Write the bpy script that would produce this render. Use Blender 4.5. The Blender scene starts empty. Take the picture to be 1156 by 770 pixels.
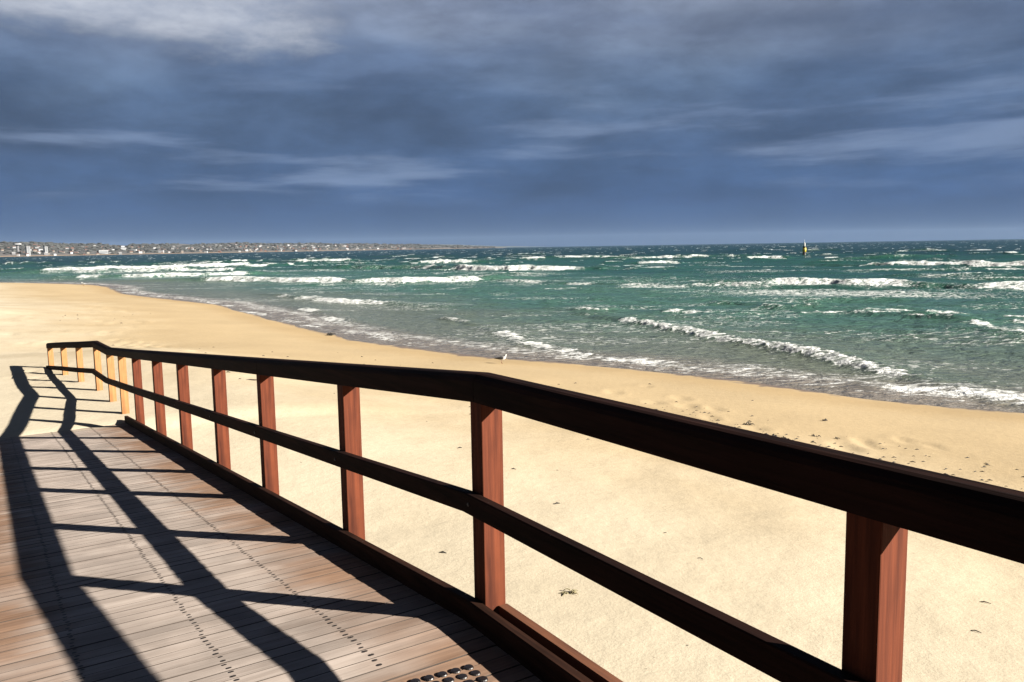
import bpy, bmesh, math, random
import numpy as np
from mathutils import Vector, Matrix

S = bpy.context.scene
EYE = 3.4                                   # eye height above the sea, metres

# ------------------------------------------------------------------ camera
F_PX, W_PX = 925.0, 1156.0
pitch, roll = math.atan(106.0 / F_PX), 0.0163
fw = Vector((0, math.cos(pitch), -math.sin(pitch)))
up0 = Vector((0, math.sin(pitch), math.cos(pitch)))
rt0 = Vector((1, 0, 0))
rt = math.cos(roll) * rt0 - math.sin(roll) * up0
up = math.sin(roll) * rt0 + math.cos(roll) * up0
cd = bpy.data.cameras.new('camera')
cam = bpy.data.objects.new('camera', cd)
S.collection.objects.link(cam)
m = Matrix.Identity(4)
for r in range(3):
    m[r][0], m[r][1], m[r][2] = rt[r], up[r], -fw[r]
m[2][3] = EYE
cam.matrix_world = m
cd.sensor_width = 36.0
cd.lens = F_PX / W_PX * 36.0
cd.clip_start, cd.clip_end = 0.05, 40000
S.camera = cam

# ------------------------------------------------------------------ light
SUN_AZ, SUN_EL = math.radians(111.5), math.radians(24.0)      # azimuth from +Y towards +X
sd = bpy.data.lights.new('sun', 'SUN')
sd.energy, sd.angle, sd.color = 5.0, math.radians(0.53), (1.0, 0.93, 0.82)
sun = bpy.data.objects.new('sun', sd)
S.collection.objects.link(sun)
to_sun = Vector((math.sin(SUN_AZ) * math.cos(SUN_EL), math.cos(SUN_AZ) * math.cos(SUN_EL), math.sin(SUN_EL)))
sun.rotation_euler = to_sun.to_track_quat('Z', 'Y').to_euler()
sun.location = to_sun * 60

S.view_settings.view_transform = 'Standard'
S.view_settings.look = 'None'
S.view_settings.exposure = 2.04
S.view_settings.gamma = 1.0
S.view_settings.use_curve_mapping = False


def lin(c):
    return c / 12.92 if c <= 0.04045 else ((c + 0.055) / 1.055) ** 2.4


ALB = 0.6                                   # albedo level that goes with the exposure above


def alb(c, k=ALB):
    return (c[0] * k, c[1] * k, c[2] * k, 1.0)


def rgb(r, g, b, k=1.0):
    return (lin(r / 255) * k, lin(g / 255) * k, lin(b / 255) * k, 1.0)


class NT:
    """small node-tree writer"""
    def __init__(self, tree):
        self.t = tree
        tree.nodes.clear()

    def n(self, kind, **kw):
        nd = self.t.nodes.new(kind)
        for k, v in kw.items():
            if k == 'ins':
                for kk, vv in v.items():
                    self.put(nd, kk, vv)
            else:
                setattr(nd, k, v)
        return nd

    def put(self, nd, key, v):
        s = nd.inputs[key]
        if isinstance(v, bpy.types.NodeSocket):
            self.t.links.new(v, s)
        elif isinstance(v, bpy.types.Node):
            self.t.links.new(v.outputs[0], s)
        else:
            s.default_value = v

    def math(self, op, a, b=0.0, c=0.0, clamp=False):
        nd = self.n('ShaderNodeMath', operation=op, use_clamp=clamp)
        self.put(nd, 0, a); self.put(nd, 1, b)
        if op in ('MULTIPLY_ADD', 'COMPARE'):
            self.put(nd, 2, c)
        return nd.outputs[0]

    def sep(self, v):
        nd = self.n('ShaderNodeSeparateXYZ'); self.put(nd, 0, v)
        return nd.outputs

    def comb(self, x, y, z):
        nd = self.n('ShaderNodeCombineXYZ')
        self.put(nd, 0, x); self.put(nd, 1, y); self.put(nd, 2, z)
        return nd.outputs[0]

    def noise(self, vec, scale, detail=3.0, rough=0.55, dist=0.0, col=False):
        nd = self.n('ShaderNodeTexNoise')
        self.put(nd, 'Vector', vec)
        self.put(nd, 'Scale', scale); self.put(nd, 'Detail', detail)
        self.put(nd, 'Roughness', rough); self.put(nd, 'Distortion', dist)
        return nd.outputs['Color' if col else 'Fac']

    def ramp(self, v, lo, hi, smooth=True, a=0.0, b=1.0):
        nd = self.n('ShaderNodeMapRange')
        nd.interpolation_type = 'SMOOTHSTEP' if smooth else 'LINEAR'
        nd.clamp = True
        self.put(nd, 0, v); self.put(nd, 1, lo); self.put(nd, 2, hi); self.put(nd, 3, a); self.put(nd, 4, b)
        return nd.outputs[0]

    def mix(self, f, a, b, kind='MIX'):
        nd = self.n('ShaderNodeMix', data_type='RGBA', blend_type=kind)
        self.put(nd, 0, f); self.put(nd, 6, a); self.put(nd, 7, b)
        return nd.outputs[2]

    def scale(self, v, x, y, z, rotz=0.0):
        nd = self.n('ShaderNodeMapping')
        self.put(nd, 'Vector', v)
        nd.inputs['Scale'].default_value = (x, y, z)
        nd.inputs['Rotation'].default_value = (0, 0, rotz)
        return nd.outputs[0]

    def attr(self, name):
        nd = self.n('ShaderNodeAttribute', attribute_name=name)
        return nd.outputs['Fac']


# ------------------------------------------------------------------ sky (storm cloud over a Nishita sky)
world = bpy.data.worlds.new('World')
S.world = world
world.use_nodes = True
w = NT(world.node_tree)
tc = w.n('ShaderNodeTexCoord')
D = tc.outputs['Generated']
dx, dy, dz = w.sep(D)
sky = w.n('ShaderNodeTexSky', sky_type='NISHITA', sun_disc=False, sun_elevation=SUN_EL, sun_rotation=SUN_AZ)
elev = w.math('MAXIMUM', dz, 0.0)
EXPK = 2.0 ** -2.04
warp = w.n('ShaderNodeVectorMath', operation='ADD', ins={0: D, 1: w.n('ShaderNodeVectorMath', operation='SCALE', ins={0: w.noise(w.scale(D, 2.2, 2.2, 7.0), 1.0, 3.0, col=True), 3: 0.045}).outputs[0]}).outputs[0]
big = w.noise(w.scale(D, 1.7, 1.7, 7.0), 1.0, 4.0, 0.5, 0.3)
mid = w.noise(w.scale(warp, 3.0, 3.0, 26.0), 1.0, 5.0, 0.55, 0.0)
bil = w.noise(w.scale(warp, 4.0, 4.0, 11.0), 1.0, 7.0, 0.60, 0.0)
fine = w.noise(w.scale(warp, 7.0, 7.0, 20.0), 1.0, 7.0, 0.62, 0.0)
# body colour of the cloud deck from the horizon upwards
g1 = w.mix(w.ramp(elev, 0.0, 0.05), rgb(54, 84, 128, EXPK), rgb(62, 92, 138, EXPK))
g2 = w.mix(w.ramp(elev, 0.05, 0.17), g1, rgb(92, 112, 142, EXPK))
g3 = w.mix(w.ramp(elev, 0.17, 0.29), g2, rgb(140, 152, 176, EXPK))
g4 = w.mix(w.ramp(elev, 0.30, 0.55), g3, rgb(60, 72, 98, EXPK))  # unseen deck above the view, darkened to hold down the ambient light
body = w.mix(w.math('MULTIPLY', w.ramp(big, 0.42, 0.62), w.ramp(elev, 0.0, 0.08)), g4, w.mix(0.50, g4, rgb(58, 82, 120, EXPK)))
lum = w.ramp(fine, 0.30, 0.72, a=0.84, b=1.18)
lum = w.math('ADD', 1.0, w.math('MULTIPLY', w.math('SUBTRACT', lum, 1.0), w.ramp(elev, 0.0, 0.07, a=0.25, b=1.0)))
body2 = w.n('ShaderNodeMix', data_type='RGBA', blend_type='MULTIPLY', ins={0: 1.0, 6: body, 7: w.comb(lum, lum, lum)}).outputs[2]
bl = w.ramp(bil, 0.30, 0.70, a=0.76, b=1.28)
bl = w.math('ADD', 1.0, w.math('MULTIPLY', w.math('SUBTRACT', bl, 1.0), w.ramp(elev, 0.02, 0.12, a=0.1, b=1.0)))
body2 = w.n('ShaderNodeMix', data_type='RGBA', blend_type='MULTIPLY', ins={0: 1.0, 6: body2, 7: w.comb(bl, bl, w.math('ADD', 0.08, w.math('MULTIPLY', bl, 0.92)))}).outputs[2]
# lit edges of the cloud streets
band = w.math('MULTIPLY', w.ramp(elev, 0.045, 0.08), w.ramp(elev, 0.24, 0.12))
st = w.math('MULTIPLY', w.ramp(mid, 0.48, 0.70), band)
body3 = w.mix(w.math('MULTIPLY', st, 0.55), body2, rgb(140, 160, 194, EXPK))
# the bright break in the deck, up to the left
gap_dir = Vector((-0.45, 1.0, 0.318)).normalized()
gx = w.math('SUBTRACT', dx, gap_dir.x); gz = w.math('SUBTRACT', dz, gap_dir.z)
q = w.math('ADD', w.math('POWER', w.math('MULTIPLY', w.math('ADD', gx, w.math('MULTIPLY', gz, 1.2)), 6.2), 2.0), w.math('POWER', w.math('MULTIPLY', gz, 16.0), 2.0))
q = w.math('ADD', q, w.math('MULTIPLY', w.math('SUBTRACT', fine, 0.5), 5.5))
q = w.math('ADD', q, w.ramp(dy, 0.2, -0.2, a=0.0, b=9.0))
gap = w.ramp(q, 1.9, -1.2)
body4 = w.mix(w.math('MULTIPLY', gap, 0.80), body3, rgb(222, 227, 238, EXPK))
# unseen sky overhead and behind the camera, darkened to cut fill on shaded faces
dark = w.ramp(dy, -0.1, 0.55, a=0.30, b=1.0)
body4 = w.n('ShaderNodeMix', data_type='RGBA', blend_type='MULTIPLY', ins={0: 1.0, 6: body4, 7: w.comb(dark, dark, dark)}).outputs[2]
below = w.mix(w.ramp(dz, -0.02, 0.0), rgb(40, 60, 80, EXPK), body4)
bgA = w.n('ShaderNodeBackground', ins={0: sky.outputs[0], 1: 0.08})
bgB = w.n('ShaderNodeBackground', ins={0: below, 1: 1.0})
# the sky clears only towards the sun, behind the camera
clear = w.ramp(w.math('ADD', dy, w.math('MULTIPLY', mid, 0.5)), 0.10, -0.75, a=0.01, b=0.06)
msh = w.n('ShaderNodeMixShader', ins={0: clear, 1: bgB.outputs[0], 2: bgA.outputs[0]})
wo = w.n('ShaderNodeOutputWorld', ins={0: msh.outputs[0]})

# ================================================================== helpers
C = S.collection


def tag(o, label=None, cat=None, group=None, kind=None):
    if label: o['label'] = label
    if cat: o['category'] = cat
    if group: o['group'] = group
    if kind: o['kind'] = kind
    return o


def empty(name, loc=(0, 0, 0), rotz=0.0):
    o = bpy.data.objects.new(name, None)
    C.objects.link(o)
    o.location = loc
    o.rotation_euler = (0, 0, rotz)
    o.empty_display_size = 0.2
    return o


def mesh_obj(name, verts, faces, mat, parent=None, smooth=False):
    me = bpy.data.meshes.new(name)
    me.from_pydata([tuple(v) for v in verts], [], faces)
    me.update()
    if mat: me.materials.append(mat)
    if smooth:
        me.polygons.foreach_set('use_smooth', [True] * len(me.polygons))
    o = bpy.data.objects.new(name, me)
    C.objects.link(o)
    if parent: o.parent = parent
    return o


def grid_obj(name, X, Y, Z, mat, attrs=None):
    """X, Y, Z: (rows, cols) arrays -> one smooth quad sheet"""
    nr, nc = X.shape
    co = np.stack([X, Y, Z], -1).reshape(-1, 3).astype(np.float32)
    i = np.arange(nr * nc).reshape(nr, nc)
    q = np.stack([i[:-1, :-1], i[1:, :-1], i[1:, 1:], i[:-1, 1:]], -1).reshape(-1)
    nf = (nr - 1) * (nc - 1)
    me = bpy.data.meshes.new(name)
    me.vertices.add(len(co)); me.vertices.foreach_set('co', co.ravel())
    me.loops.add(nf * 4); me.loops.foreach_set('vertex_index', q.astype(np.int32))
    me.polygons.add(nf)
    me.polygons.foreach_set('loop_start', np.arange(0, nf * 4, 4, dtype=np.int32))
    me.polygons.foreach_set('loop_total', np.full(nf, 4, dtype=np.int32))
    me.polygons.foreach_set('use_smooth', np.ones(nf, dtype=bool))
    me.update(calc_edges=True)
    for k, v in (attrs or {}).items():
        a = me.attributes.new(k, 'FLOAT', 'POINT')
        a.data.foreach_set('value', v.reshape(-1).astype(np.float32))
    me.materials.append(mat)
    o = bpy.data.objects.new(name, me)
    C.objects.link(o)
    return o


def sstep(x, a, b):
    t = np.clip((x - a) / (b - a), 0, 1)
    return t * t * (3 - 2 * t)


def vnoise(x, y, seed=0):
    xi, yi = np.floor(x), np.floor(y)
    fx, fy = x - xi, y - yi
    fx, fy = fx * fx * (3 - 2 * fx), fy * fy * (3 - 2 * fy)

    def h(a, b):
        n = (a.astype(np.int64) * 374761393 + b.astype(np.int64) * 668265263 + seed * 974634777) & 0xFFFFFFFF
        n = ((n ^ (n >> 13)) * 1274126177) & 0xFFFFFFFF
        n = ((n ^ (n >> 16)) * 2246822519) & 0xFFFFFFFF
        return ((n ^ (n >> 15)) & 0xFFFFFF) / float(0xFFFFFF)
    return (h(xi, yi) * (1 - fx) + h(xi + 1, yi) * fx) * (1 - fy) + (h(xi, yi + 1) * (1 - fx) + h(xi + 1, yi + 1) * fx) * fy


def fbm(x, y, seed=0, oct=4, gain=0.5):
    s, a, t = 0.0, 1.0, 0.0
    for k in range(oct):
        s = s + a * vnoise(x * 2 ** k + 17.3 * k, y * 2 ** k - 9.1 * k, seed + k)
        t += a
        a *= gain
    return s / t


def mat(name):
    mm = bpy.data.materials.new(name)
    mm.use_nodes = True
    t = NT(mm.node_tree)
    b = t.n('ShaderNodeBsdfPrincipled')
    o = t.n('ShaderNodeOutputMaterial')
    t.t.links.new(b.outputs[0], o.inputs[0])
    return mm, t, b


def plain(name, col, rough=0.7, var=0.15, scale=4.0):
    mm, t, b = mat(name)
    tcn = t.n('ShaderNodeTexCoord')
    nz = t.noise(tcn.outputs['Object'], scale, 4.0)
    f = t.ramp(nz, 0.3, 0.7, a=1 - var, b=1 + var)
    c = t.mix(1.0, alb(col), t.comb(f, f, f), 'MULTIPLY')
    t.put(b, 'Base Color', c)
    t.put(b, 'Roughness', rough)
    return mm


# ================================================================== shoreline
SHORE = np.array([(80, -40), (30, 0), (16, 11.6), (10.31, 16.26), (9.31, 16.91), (8.24, 17.83), (6.82, 19.37), (5.51, 20.86), (3.99, 22.59),
                  (1.88, 24.09), (-0.51, 25.58), (-3.01, 28.21), (-5.33, 31.03), (-7.93, 35.17), (-12.43, 42.88), (-18.15, 52.87),
                  (-24.43, 59.91), (-31.75, 68.83), (-40.5, 84.0), (-46.0, 91.0), (-54.3, 97.4), (-66, 101.5), (-90, 106), (-160, 112), (-420, 150)], float)


def shore_dist(x, y):
    """signed distance to the waterline: + inland"""
    best = np.full(x.shape, 1e9)
    sgn = np.zeros(x.shape)
    for (ax, ay), (bx, by) in zip(SHORE[:-1], SHORE[1:]):
        ux, uy = bx - ax, by - ay
        L2 = ux * ux + uy * uy
        t = np.clip(((x - ax) * ux + (y - ay) * uy) / L2, 0, 1)
        ex, ey = x - (ax + t * ux), y - (ay + t * uy)
        d2 = ex * ex + ey * ey
        s = ux * ey - uy * ex
        mk = d2 < best
        best = np.where(mk, d2, best)
        sgn = np.where(mk, s, sgn)
    return np.sqrt(best) * np.where(sgn > 0, 1, -1)


# the ramp frame: origin on the deck under the first ramp post, X down the ramp, Y towards the walkway
DD = np.array([-0.54514387, 0.83834251])
NN = np.array([0.83834251, 0.54514387])
ROOT = np.array([-0.171, 3.201, EYE - 1.505])
ROTZ = math.atan2(DD[1], DD[0])


def to_local(x, y):
    ex, ey = x - ROOT[0], y - ROOT[1]
    return ex * DD[0] + ey * DD[1], -(ex * NN[0] + ey * NN[1])


def sand_height(x, y, d):
    dn = d + 1.1 * (fbm(x * 0.23, y * 0.23, 3, 2) - 0.5) * sstep(-d, -6, 2)
    h = np.where(dn < 0, np.maximum(0.055 * dn, -3.0), 1.02 * (1 - np.exp(-np.power(np.maximum(dn, 0) / 11.0, 1.2))))
    und = (fbm(x * 0.16, y * 0.16, 11, 3) - 0.5) * 0.22 + (fbm(x * 0.7, y * 0.7, 21, 3) - 0.5) * 0.06
    h = h + und * sstep(d, 2.5, 10)
    # low dune to the far left
    h = h + (0.60 * np.exp(-(((x + 27) / 7.0) ** 2 + ((y - 37) / 5.0) ** 2)) + 0.25 * (fbm(x * 0.4, y * 0.4, 31, 3) - 0.5) * np.exp(-(((x + 24) / 9.0) ** 2 + ((y - 34) / 8.0) ** 2))) * sstep(d, 6, 18)
    a, b = to_local(x, y)
    # sand drifted against the foot of the ramp
    prof = np.interp(a, [-6, 4, 8.0, 8.9, 9.25, 9.5, 10.0, 11.4, 12.8, 14.2, 16.0, 17.5, 24],
                     [0.80, 0.86, 0.98, 1.02, 1.10, 1.125, 1.13, 1.105, 1.09, 1.07, 1.03, 1.02, 1.02])
    wgt = np.exp(-(np.maximum(np.abs(b - 0.8) - 2.2, 0) / 2.5) ** 2) * sstep(a, -9, -3) * sstep(-a, -26, -18)
    h = h * (1 - wgt) + (prof + und * 0.25) * wgt
    # keep clear of the boards where the deck still stands above the beach
    under = sstep(a, 9.32 + 0.10 * (fbm(b * 1.1, a * 0.1, 5, 2) - 0.5), 9.12) * (np.abs(b - 1.3) < 1.55)
    deck = ROOT[2] - 0.0855 * np.maximum(a, 0)
    h = np.where(under > 0, np.minimum(h, deck - 0.06 * under - 0.0 + 0.03 * (1 - under)), h)
    return h


# trails of footprints: (line, scatter, number, seed)
PRINTS = [([(-23.0, 46.0), (-19.7, 39.8), (-16.6, 33.0)], 0.9, 42, 1), ([(-15.3, 30.2), (-11.5, 25.5), (-8.2, 20.6)], 0.30, 26, 2),
          ([(-24, 31), (-16, 27), (-12, 22)], 1.8, 30, 3), ([(-19, 35), (-27, 33)], 1.6, 34, 5),
          ([(1, 16.8), (4, 13), (7.5, 9)], 0.9, 26, 6)]


def sand_ripple(x, y, d):
    r = np.hypot(x, y)
    ph = (x * 0.30 + y * 0.95) * 2 * math.pi / 0.26 + 5.0 * fbm(x * 0.9, y * 0.9, 41, 3)
    amt = sstep(fbm(x * 0.17, y * 0.17, 51, 2), 0.42, 0.62) * sstep(d, 1.5, 4.0) * sstep(-d, -11, -6)
    z = 0.011 * amt * np.sin(ph) * sstep(-r, -24, -12)
    pits = fbm(x * 2.6, y * 2.6, 61, 3)
    z = z + (pits - 0.5) * 0.014 * sstep(d, 3, 8) * sstep(-r, -40, -18)
    # trodden ground: scattered footprints
    cell = 0.85
    cx, cy = np.floor(x / cell), np.floor(y / cell)
    jx = vnoise(cx + 0.0, cy + 0.0, 71); jy = vnoise(cx, cy, 72); keep = vnoise(cx, cy, 73)
    ux, uy = x / cell - cx - 0.25 - 0.5 * jx, y / cell - cy - 0.25 - 0.5 * jy
    zone = fbm(cx * 0.11, cy * 0.11, 75, 2)
    e = (ux / 0.16) ** 2 + (uy / 0.25) ** 2
    on = (keep < sstep(zone, 0.45, 0.75) * 0.75)
    z = z + on * (-0.035 * np.exp(-e * 1.6) + 0.016 * np.exp(-(np.sqrt(e) - 1.5) ** 2 * 3)) * sstep(d, 9, 13) * sstep(r, 15, 21) * (x < -4)
    for pts, wdt, n, sd in PRINTS:
        pts = np.array(pts, float); rg = np.random.RandomState(sd)
        for k in range(n):
            u = rg.rand() * (len(pts) - 1); i = int(u); p = pts[i] + (pts[i + 1] - pts[i]) * (u - i) + rg.normal(0, wdt, 2)
            rx, ry = rg.uniform(0.10, 0.17), rg.uniform(0.18, 0.30)
            mk = (np.abs(x - p[0]) < 1.0) & (np.abs(y - p[1]) < 1.0)
            if not mk.any(): continue
            e = ((x[mk] - p[0]) / rx) ** 2 + ((y[mk] - p[1]) / ry) ** 2
            kk = 0.35 if sd == 6 else 1.0
            z[mk] += kk * (-0.055) * np.exp(-e) + kk * 0.022 * np.exp(-(np.sqrt(e) - 1.7) ** 2 * 3)
    return z


# ---------------------------------------------------------------- sand material
m_sand, t, b = mat('sand')
tcn = t.n('ShaderNodeTexCoord')
O = tcn.outputs['Object']
d_ = t.attr('shore'); hgt = t.sep(O)[2]
n1 = t.noise(O, 0.35, 4.0); n2 = t.noise(O, 2.2, 5.0); n3 = t.noise(O, 55.0, 3.0, 0.7); n4 = t.noise(O, 9.0, 4.0, 0.6)
dw = t.math('ADD', d_, t.math('MULTIPLY', t.math('SUBTRACT', n1, 0.5), 7.0))
dw2 = t.math('ADD', d_, t.math('MULTIPLY', t.math('SUBTRACT', n2, 0.5), 1.3))
golden = alb((0.52, 0.40, 0.24)); cream = alb((0.610, 0.535, 0.405)); pale = alb((0.535, 0.460, 0.370))
wet = alb((0.185, 0.140, 0.112)); damp = alb((0.47, 0.345, 0.19))
c = t.mix(t.ramp(dw, 5.5, 15.0), golden, cream)
c = t.mix(t.math('MULTIPLY', t.ramp(dw, 15.0, 21.0), t.ramp(n1, 0.25, 0.6)), c, pale)
c = t.mix(t.ramp(dw2, 3.2, 1.2), c, damp)
c = t.mix(t.ramp(dw2, 1.0, 0.75), c, wet)
f = t.ramp(n3, 0.25, 0.75, a=0.92, b=1.07)
c = t.mix(1.0, c, t.comb(f, f, f), 'MULTIPLY')
f4 = t.math('MULTIPLY', t.ramp(n4, 0.3, 0.7, a=0.97, b=1.03), t.ramp(n1, 0.3, 0.7, a=0.94, b=1.05))
c = t.mix(1.0, c, t.comb(f4, f4, f4), 'MULTIPLY')
# dark shell grit
vor = t.n('ShaderNodeTexVoronoi', feature='F1'); t.put(vor, 'Vector', O); t.put(vor, 'Scale', 9.0)
grit = t.math('MULTIPLY', t.ramp(vor.outputs['Distance'], 0.075, 0.045), t.ramp(n2, 0.50, 0.62))
c = t.mix(t.math('MULTIPLY', grit, 0.45), c, alb((0.10, 0.075, 0.05)))
t.put(b, 'Base Color', c)
t.put(b, 'Roughness', t.ramp(dw2, 0.1, 1.3, a=0.22, b=0.95))
t.put(b, 'Specular IOR Level', t.ramp(dw2, 0.3, 1.5, a=0.5, b=0.1))
bmp = t.n('ShaderNodeBump', ins={'Strength': t.ramp(dw2, 0.5, 2.5, a=0.05, b=0.34), 'Distance': 0.02,
                                 'Height': t.math('ADD', t.math('MULTIPLY', n3, 0.35), t.math('ADD', n4, t.math('MULTIPLY', n2, 0.8)))})
t.put(b, 'Normal', bmp)

th = np.radians(np.linspace(-118, 118, 900))
rr = [0.4]
while rr[-1] < 320: rr.append(rr[-1] + max(0.03, 0.0095 * rr[-1]))
rr = np.array(rr)
TH, RR = np.meshgrid(th, rr)
X, Y = RR * np.sin(TH), RR * np.cos(TH)
d = shore_dist(X, Y)
Z = sand_height(X, Y, d) + sand_ripple(X, Y, d)
sand = grid_obj('beach', X, Y, Z, m_sand, {'shore': d})
tag(sand, kind='structure')


def ground_z(x, y):
    x, y = np.array([[float(x)]]), np.array([[float(y)]])
    dd_ = shore_dist(x, y)
    return float((sand_height(x, y, dd_) + sand_ripple(x, y, dd_))[0, 0])


# ================================================================== sea
# breaker lines: (points on the water, crest height, toe width, trail length, foam strength, trail strength)
BREAK = [
    ([(5.04, 37.08), (5.76, 34.83), (6.76, 30.76), (7.6, 28.86), (8.48, 26.67), (8.91, 24.62), (9.31, 22.33), (9.56, 20.73), (9.81, 19.21)], 0.34, 0.35, 1.3, 1.0, 0.45),
    ([(-0.62, 31.89), (0.37, 28.79), (1.22, 26.69), (2.23, 25.03), (3.18, 23.94), (3.89, 23.48), (4.54, 22.87)], 0.26, 0.30, 1.6, 1.0, 0.55),
    ([(3.58, 23.16), (5.24, 21.64), (6.21, 20.93), (7.04, 20.0), (7.89, 18.9), (8.53, 18.48)], 0.07, 0.18, 1.0, 0.80, 0.55),
    ([(8.24, 18.51), (9.25, 18.3), (9.97, 17.78), (10.47, 17.31), (10.9, 16.95), (12.5, 15.6), (14.5, 14.2)], 0.20, 0.35, 1.3, 1.0, 0.7),
    ([(3.63, 43.72), (4.4, 42.94), (5.38, 43.34)], 0.30, 0.35, 0.9, 0.95, 0.3),
    ([(18.65, 32.98), (17.87, 30.3), (17.91, 28.47), (17.9, 26.0), (18.2, 23)], 0.40, 0.4, 1.5, 1.0, 0.45),
    ([(16.35, 38.79), (16.87, 38.17), (17.63, 38.02)], 0.30, 0.3, 0.8, 0.9, 0.2),
    ([(17.63, 36.56), (18.22, 35.53), (18.85, 34.55)], 0.30, 0.3, 0.8, 0.8, 0.2),
    ([(13.23, 43.52), (13.9, 42.6), (16.15, 42.6)], 0.42, 0.4, 1.0, 1.0, 0.3),
    ([(12.0, 47.0), (12.93, 46.33), (13.5, 45.0)], 0.35, 0.4, 0.8, 0.7, 0.2),
    ([(21.5, 67.6), (24.0, 66.2), (26.6, 64.4), (29.61, 62.6), (32.3, 60.6), (36.9, 58.2), (43, 55)], 0.72, 0.9, 4.0, 1.0, 0.5),
    ([(8.0, 67.5), (12.4, 67.0), (17.99, 67.2), (22.5, 66.4)], 0.30, 0.9, 4.0, 0.9, 0.6),
    ([(50.5, 119.0), (53.5, 115.5), (58.47, 112.6), (61.5, 107.5), (66, 101), (74, 95)], 1.0, 1.0, 4.0, 1.0, 0.4),
    ([(-4.68, 90.0), (2.01, 80.55), (6.41, 74.0), (10.8, 70.5), (16.37, 67.8), (21.99, 64.5)], 0.35, 0.8, 6.0, 0.85, 0.5),
    ([(-30.6, 151), (-24.1, 148), (-17.2, 146), (-8.5, 132), (-2.2, 124), (5.5, 119.5), (10.2, 119)], 1.15, 1.2, 6.0, 1.0, 0.5),
    ([(-36.5, 97.5), (-31.5, 96), (-26.4, 92), (-21.2, 88), (-15.9, 85), (-11.5, 84), (-6.97, 84), (-3.4, 86)], 0.75, 1.0, 5.0, 1.0, 0.5),
    ([(-17.13, 61.16), (-13.57, 56.5), (-9.9, 52), (-7.09, 50)], 0.34, 0.6, 2.6, 1.0, 0.6),
    ([(-11.83, 47.02), (-8.92, 40.5), (-7.1, 36.8)], 0.25, 0.4, 1.6, 1.0, 0.5),
    ([(-102, 181), (-90, 176), (-80, 178), (-70, 188), (-60, 196)], 1.1, 1.3, 6.0, 1.0, 0.6),
    ([(-86, 150), (-74, 148), (-62, 152), (-54, 160)], 0.9, 1.2, 6.0, 0.9, 0.5),
    ([(-62, 118), (-52, 116), (-43.4, 118), (-39, 122)], 0.8, 1.0, 5.0, 0.95, 0.5),
    ([(-60.5, 108.4), (-56, 108.5)], 0.35, 0.5, 1.5, 0.9, 0.4),
    ([(-3.29, 39.08), (-2.5, 37.7), (-1.89, 36.57)], 0.2, 0.3, 0.7, 0.8, 0.3),
    ([(-5.91, 33.38), (-5.08, 31.61), (-4.2, 29.9)], 0.16, 0.25, 1.0, 0.9, 0.5),
    ([(-15.21, 46.42), (-12.75, 42.9), (-10.4, 38.9), (-8.4, 36.0)], 0.14, 0.3, 1.6, 0.9, 0.5),
    ([(-34, 72), (-27, 63.5), (-21, 56.5), (-17.0, 50.5)], 0.14, 0.35, 2.2, 0.85, 0.5),
    ([(-46, 83.5), (-40, 79), (-33, 74)], 0.30, 0.5, 2.5, 0.8, 0.5),
]
for k in range(26):            # more distant breaking crests
    rnd = random.Random(700 + k)
    R = rnd.uniform(150, 420); a = math.radians(rnd.uniform(-31, 34)); L = rnd.uniform(5, 20) * R / 200
    cx, cy = R * math.sin(a), R * math.cos(a)
    if shore_dist(np.array([cx]), np.array([cy]))[0] > -25: continue
    tl = rnd.uniform(-0.25, 0.15)
    BREAK.append(([(cx - L / 2, cy - tl * L / 2), (cx, cy + rnd.uniform(-1, 1)), (cx + L / 2, cy + tl * L / 2)], rnd.uniform(0.7, 1.3), 1.0, rnd.uniform(2, 6), 0.95, rnd.uniform(0.2, 0.5)))

for k in range(34):            # thin broken crests between the big ones
    rnd = random.Random(900 + k)
    R = 40 + 120 * rnd.random() ** 1.3; a = math.radians(rnd.uniform(-30, 36)); L = rnd.uniform(3.5, 11) * (R / 80) ** 0.7
    cx, cy = R * math.sin(a), R * math.cos(a)
    if shore_dist(np.array([cx]), np.array([cy]))[0] > -14: continue
    tl = rnd.uniform(-0.45, 0.05)
    BREAK.append(([(cx - L / 2, cy - tl * L / 2), (cx, cy + rnd.uniform(-0.6, 0.6)), (cx + L / 2, cy + tl * L / 2)], rnd.uniform(0.22, 0.42), 0.3, rnd.uniform(1.0, 2.6), 0.9, rnd.uniform(0.3, 0.55)))

th = np.radians(np.linspace(-46, 46, 1150))
rr = [12.0]
while rr[-1] < 14000: rr.append(rr[-1] + (max(0.055, 0.0042 * rr[-1]) if rr[-1] < 300 else 0.012 * rr[-1]))
rr = np.array(rr)
TH, RR = np.meshgrid(th, rr)
X, Y = RR * np.sin(TH), RR * np.cos(TH)
d = shore_dist(X, Y)
off = np.maximum(-d, 0)                       # distance offshore
grow = 0.10 + 0.90 * sstep(off, 0, 55)
H = np.zeros_like(X)
rng = np.random.RandomState(5)
cellsz = np.maximum(0.05, 0.0042 * RR)
# wind sea: sharpened sine trains running onshore
for k in range(46):
    lam = 0.7 * (38 / 0.7) ** (k / 45.0)
    ang = math.radians(-100 + rng.normal(0, 24 if lam < 9 else 13))
    kx, ky = math.cos(ang) * 2 * math.pi / lam, math.sin(ang) * 2 * math.pi / lam
    amp = 0.0062 * lam ** 0.95 * (2.6 if lam < 4 else 2.1 if lam < 9 else 1.1)
    ph = kx * X + ky * Y + rng.uniform(0, 6.283) + 1.3 * (vnoise(X / (lam * 3), Y / (lam * 3), 100 + k) - 0.5) * 6
    s = np.sin(ph)
    fade = sstep(lam / cellsz, 3.0, 6.0)
    far = sstep(off, lam * 1.2, lam * 6 + 4)
    H += amp * (0.6 * s + 0.4 * (1 - 2 * np.abs(np.sin(ph / 2 + 0.4)))) * fade * far
H *= 1.0
crest = H.copy()
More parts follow.
